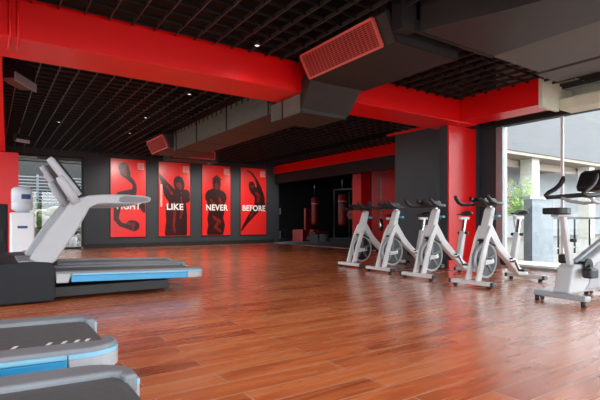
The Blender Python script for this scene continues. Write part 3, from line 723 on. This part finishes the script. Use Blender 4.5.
MB().box(-.45, .45, -.1, .1, 0, 1.42).build('wall_body', M['block'], r)
MB().box(-.58, .48, -.13, .13, 1.42, 1.48).build('coping', M['facade_grey'], r)
r = empty('railing', (15.4, 6.6, -.03)); tag(r, 'thin outdoor railing with a dark top bar beyond the glass', 'railing')
MB().box(-3.2, 3.4, -.03, .03, .98, 1.05).build('top_bar', M['black'], r)
MB().box(-3.2, 3.4, -.02, .02, .15, .19).build('bottom_bar', M['grey_grip'], r)
for i in range(8): MB().box(-3.15+i*.92, -3.11+i*.92, -.02, .02, 0, .98).build('post', M['hood'], r)

def shrub(loc, n, rx, rz, name, label, seed):
    random.seed(seed)
    r = empty(name, loc); tag(r, label, 'plant', 'plants outside the glass')
    m = MB()
    for i in range(n):
        a = random.uniform(0, 2*PI); t = random.random()**.6; ph = random.uniform(-.4, 1.3)
        c = Vector((rx*t*math.cos(a)*math.cos(ph*.6), rx*t*math.sin(a)*math.cos(ph*.6), rz*(.5+.5*math.sin(ph)*t)))
        d = Vector((random.gauss(0,1), random.gauss(0,1), random.gauss(.2,.7))).normalized(); s = d.orthogonal().normalized()
        L = random.uniform(.1, .2)
        vs = [m.bm.verts.new(c+v) for v in (-d*L*.5, s*L*.22, d*L*.5, -s*L*.22)]; m.bm.faces.new(vs)
    o = m.build('foliage', M['leaf'], r)
    st = MB()
    for k in range(5):
        a = k*1.3; st.tube([(0,0,0), (.3*rx*math.cos(a), .3*rx*math.sin(a), rz*.5), (.6*rx*math.cos(a), .6*rx*math.sin(a), rz*.9)], .015, 6)
    st.build('stem', M['soffit_brown'], r)
shrub((18.6, 11.0, -.03), 1100, .85, 2.9, 'garden_shrub', 'green shrub outside, left of the cream building column', 3)
shrub((1.0, 18.4, -.03), 600, .5, 1.75, 'garden_shrub', 'green shrub in front of the pale rocks, beside the water dispenser', 5)
shrub((2.75, 18.5, -.03), 600, .45, 1.7, 'garden_shrub', 'green shrub in front of the pale rocks, behind the treadmill consoles', 6)
# porch and rocks seen through the left window
struct('trim_8', MB().box(-3, 4.5, 16.6, 19.2, 3.05, 3.15), M['soot'])
struct('wall_outside', MB().box(-3, 6, 24, 24.2, 0, 4), M['black'])
for i, (yy, a, b, l) in enumerate(((18.2, .2, 3.2, 'long pale batten light under the dark porch ceiling'), (17.5, .5, 1.3, 'short pale batten light under the dark porch ceiling'))):
    o = MB().box(a, b, yy, yy+.12, 3.0, 3.05).build('batten_light', M['white_print']); tag(o, l, 'light')
slat = MB()
for i in range(9): slat.box(-2, 5.5, 23.2, 23.26, 1.7+i*.14, 1.74+i*.14)
for xx in (-2, 1.7, 5.42): slat.box(xx, xx+.08, 23.27, 23.34, -.03, 2.95)
o = slat.build('slatted_screen', M['grey_grip']); tag(o, 'grey slatted screen at the back of the porch', 'screen')
random.seed(11)
rk = MB()
for i in range(70):
    a, b, z = random.uniform(-.6, 4.6), random.uniform(19.2, 21), random.uniform(.05, 1.25)
    rk.ball((a, b, z), random.uniform(.22, .42), 1.2, 1, .7, 2, .1)
o = rk.build('rock_bank', M['rock']); tag(o, 'bank of pale mossy rocks beyond the left window', 'rocks', kind='stuff')
for i, (a, b) in enumerate(((1.95, 17.3), (2.35, 17.4))):
    r = empty('plant_pot', (a, b, -.03)); tag(r, 'small white pot outside the left window, %s one of the two' % ('left', 'right')[i], 'pot', 'white pots')
    MB().tube([(0,0,0),(0,0,.02),(0,0,.36),(0,0,.38)], [.08,.1,.14,.14], 16).build('pot', M['water_white'], r)
    MB().ball((0,0,.39), .12, 1, 1, .3).build('soil', M['rubber'], r)

# ------------------------------------------------------------------ light
SKY = (1.2, 5.6)      # overcast, brighter towards the hidden sun behind and right of the camera
w = bpy.data.worlds.new('sky'); S.world = w; w.use_nodes = True
nt = w.node_tree; bg = nt.nodes['Background']
bg.inputs['Color'].default_value = (.91, .96, 1, 1)
tcw = nt.nodes.new('ShaderNodeTexCoord'); dt = nt.nodes.new('ShaderNodeVectorMath'); dt.operation = 'DOT_PRODUCT'
dt.inputs[1].default_value = (.55, -.80, .25); nt.links.new(tcw.outputs['Generated'], dt.inputs[0])
mr = nt.nodes.new('ShaderNodeMapRange'); mr.inputs['From Min'].default_value = -1; mr.inputs['From Max'].default_value = 1
mr.inputs['To Min'].default_value = SKY[0]; mr.inputs['To Max'].default_value = SKY[1]
nt.links.new(dt.outputs['Value'], mr.inputs['Value']); nt.links.new(mr.outputs[0], bg.inputs['Strength'])
def portal(name, loc, rot, sx, sy):
    l = bpy.data.lights.new(name, 'AREA'); l.shape = 'RECTANGLE'; l.size = sx; l.size_y = sy; l.cycles.is_portal = True
    o = bpy.data.objects.new(name, l); COL.objects.link(o); o.location = loc; o.rotation_euler = rot
portal('portal_right', (8.6, .6, 1.4), (0, PI/2, 0), 2.7, 9.2)
portal('portal_rear', (2.6, -4.3, 1.5), (PI/2, 0, 0), 11.4, 2.9)
portal('portal_left', (-3.3, 6, 1.5), (0, -PI/2, 0), 2.9, 20)
def spot(loc, tgt, e, ang=100, blend=.8, size=.08):
    l = bpy.data.lights.new('downlight_or_fill_beam', 'SPOT'); l.energy = e; l.spot_size = math.radians(ang); l.spot_blend = blend; l.shadow_soft_size = size; l.color = (1, .95, .88)
    o = bpy.data.objects.new('downlight_or_fill_beam', l); COL.objects.link(o); o.location = loc
    o.rotation_euler = (Vector(tgt)-Vector(loc)).to_track_quat('-Z', 'Y').to_euler()
for a, b, _ in DL: spot((a, b, CZ-.05), (a, b, 0), 70 if b > 6 else 8, 130)
for a, b in ((1.0, 2.0), (2.6, 2.2), (1.2, 4.3), (2.4, 3.7), (.2, 3.2)): spot((a, b, CZ-.05), (a, b, 0), 20, 120)  # added spots out of view, no fixtures, to brighten the near floor
for xx in PX: spot((xx+.57, 13.6, 3.05), (xx+.57, BY, 1.2), 120, 75)  # added spots without fixtures, brightening the posters

S.view_settings.view_transform = 'Standard'; S.view_settings.look = 'None'; S.view_settings.gamma = 1
S.view_settings.use_curve_mapping = False; S.view_settings.exposure = .78
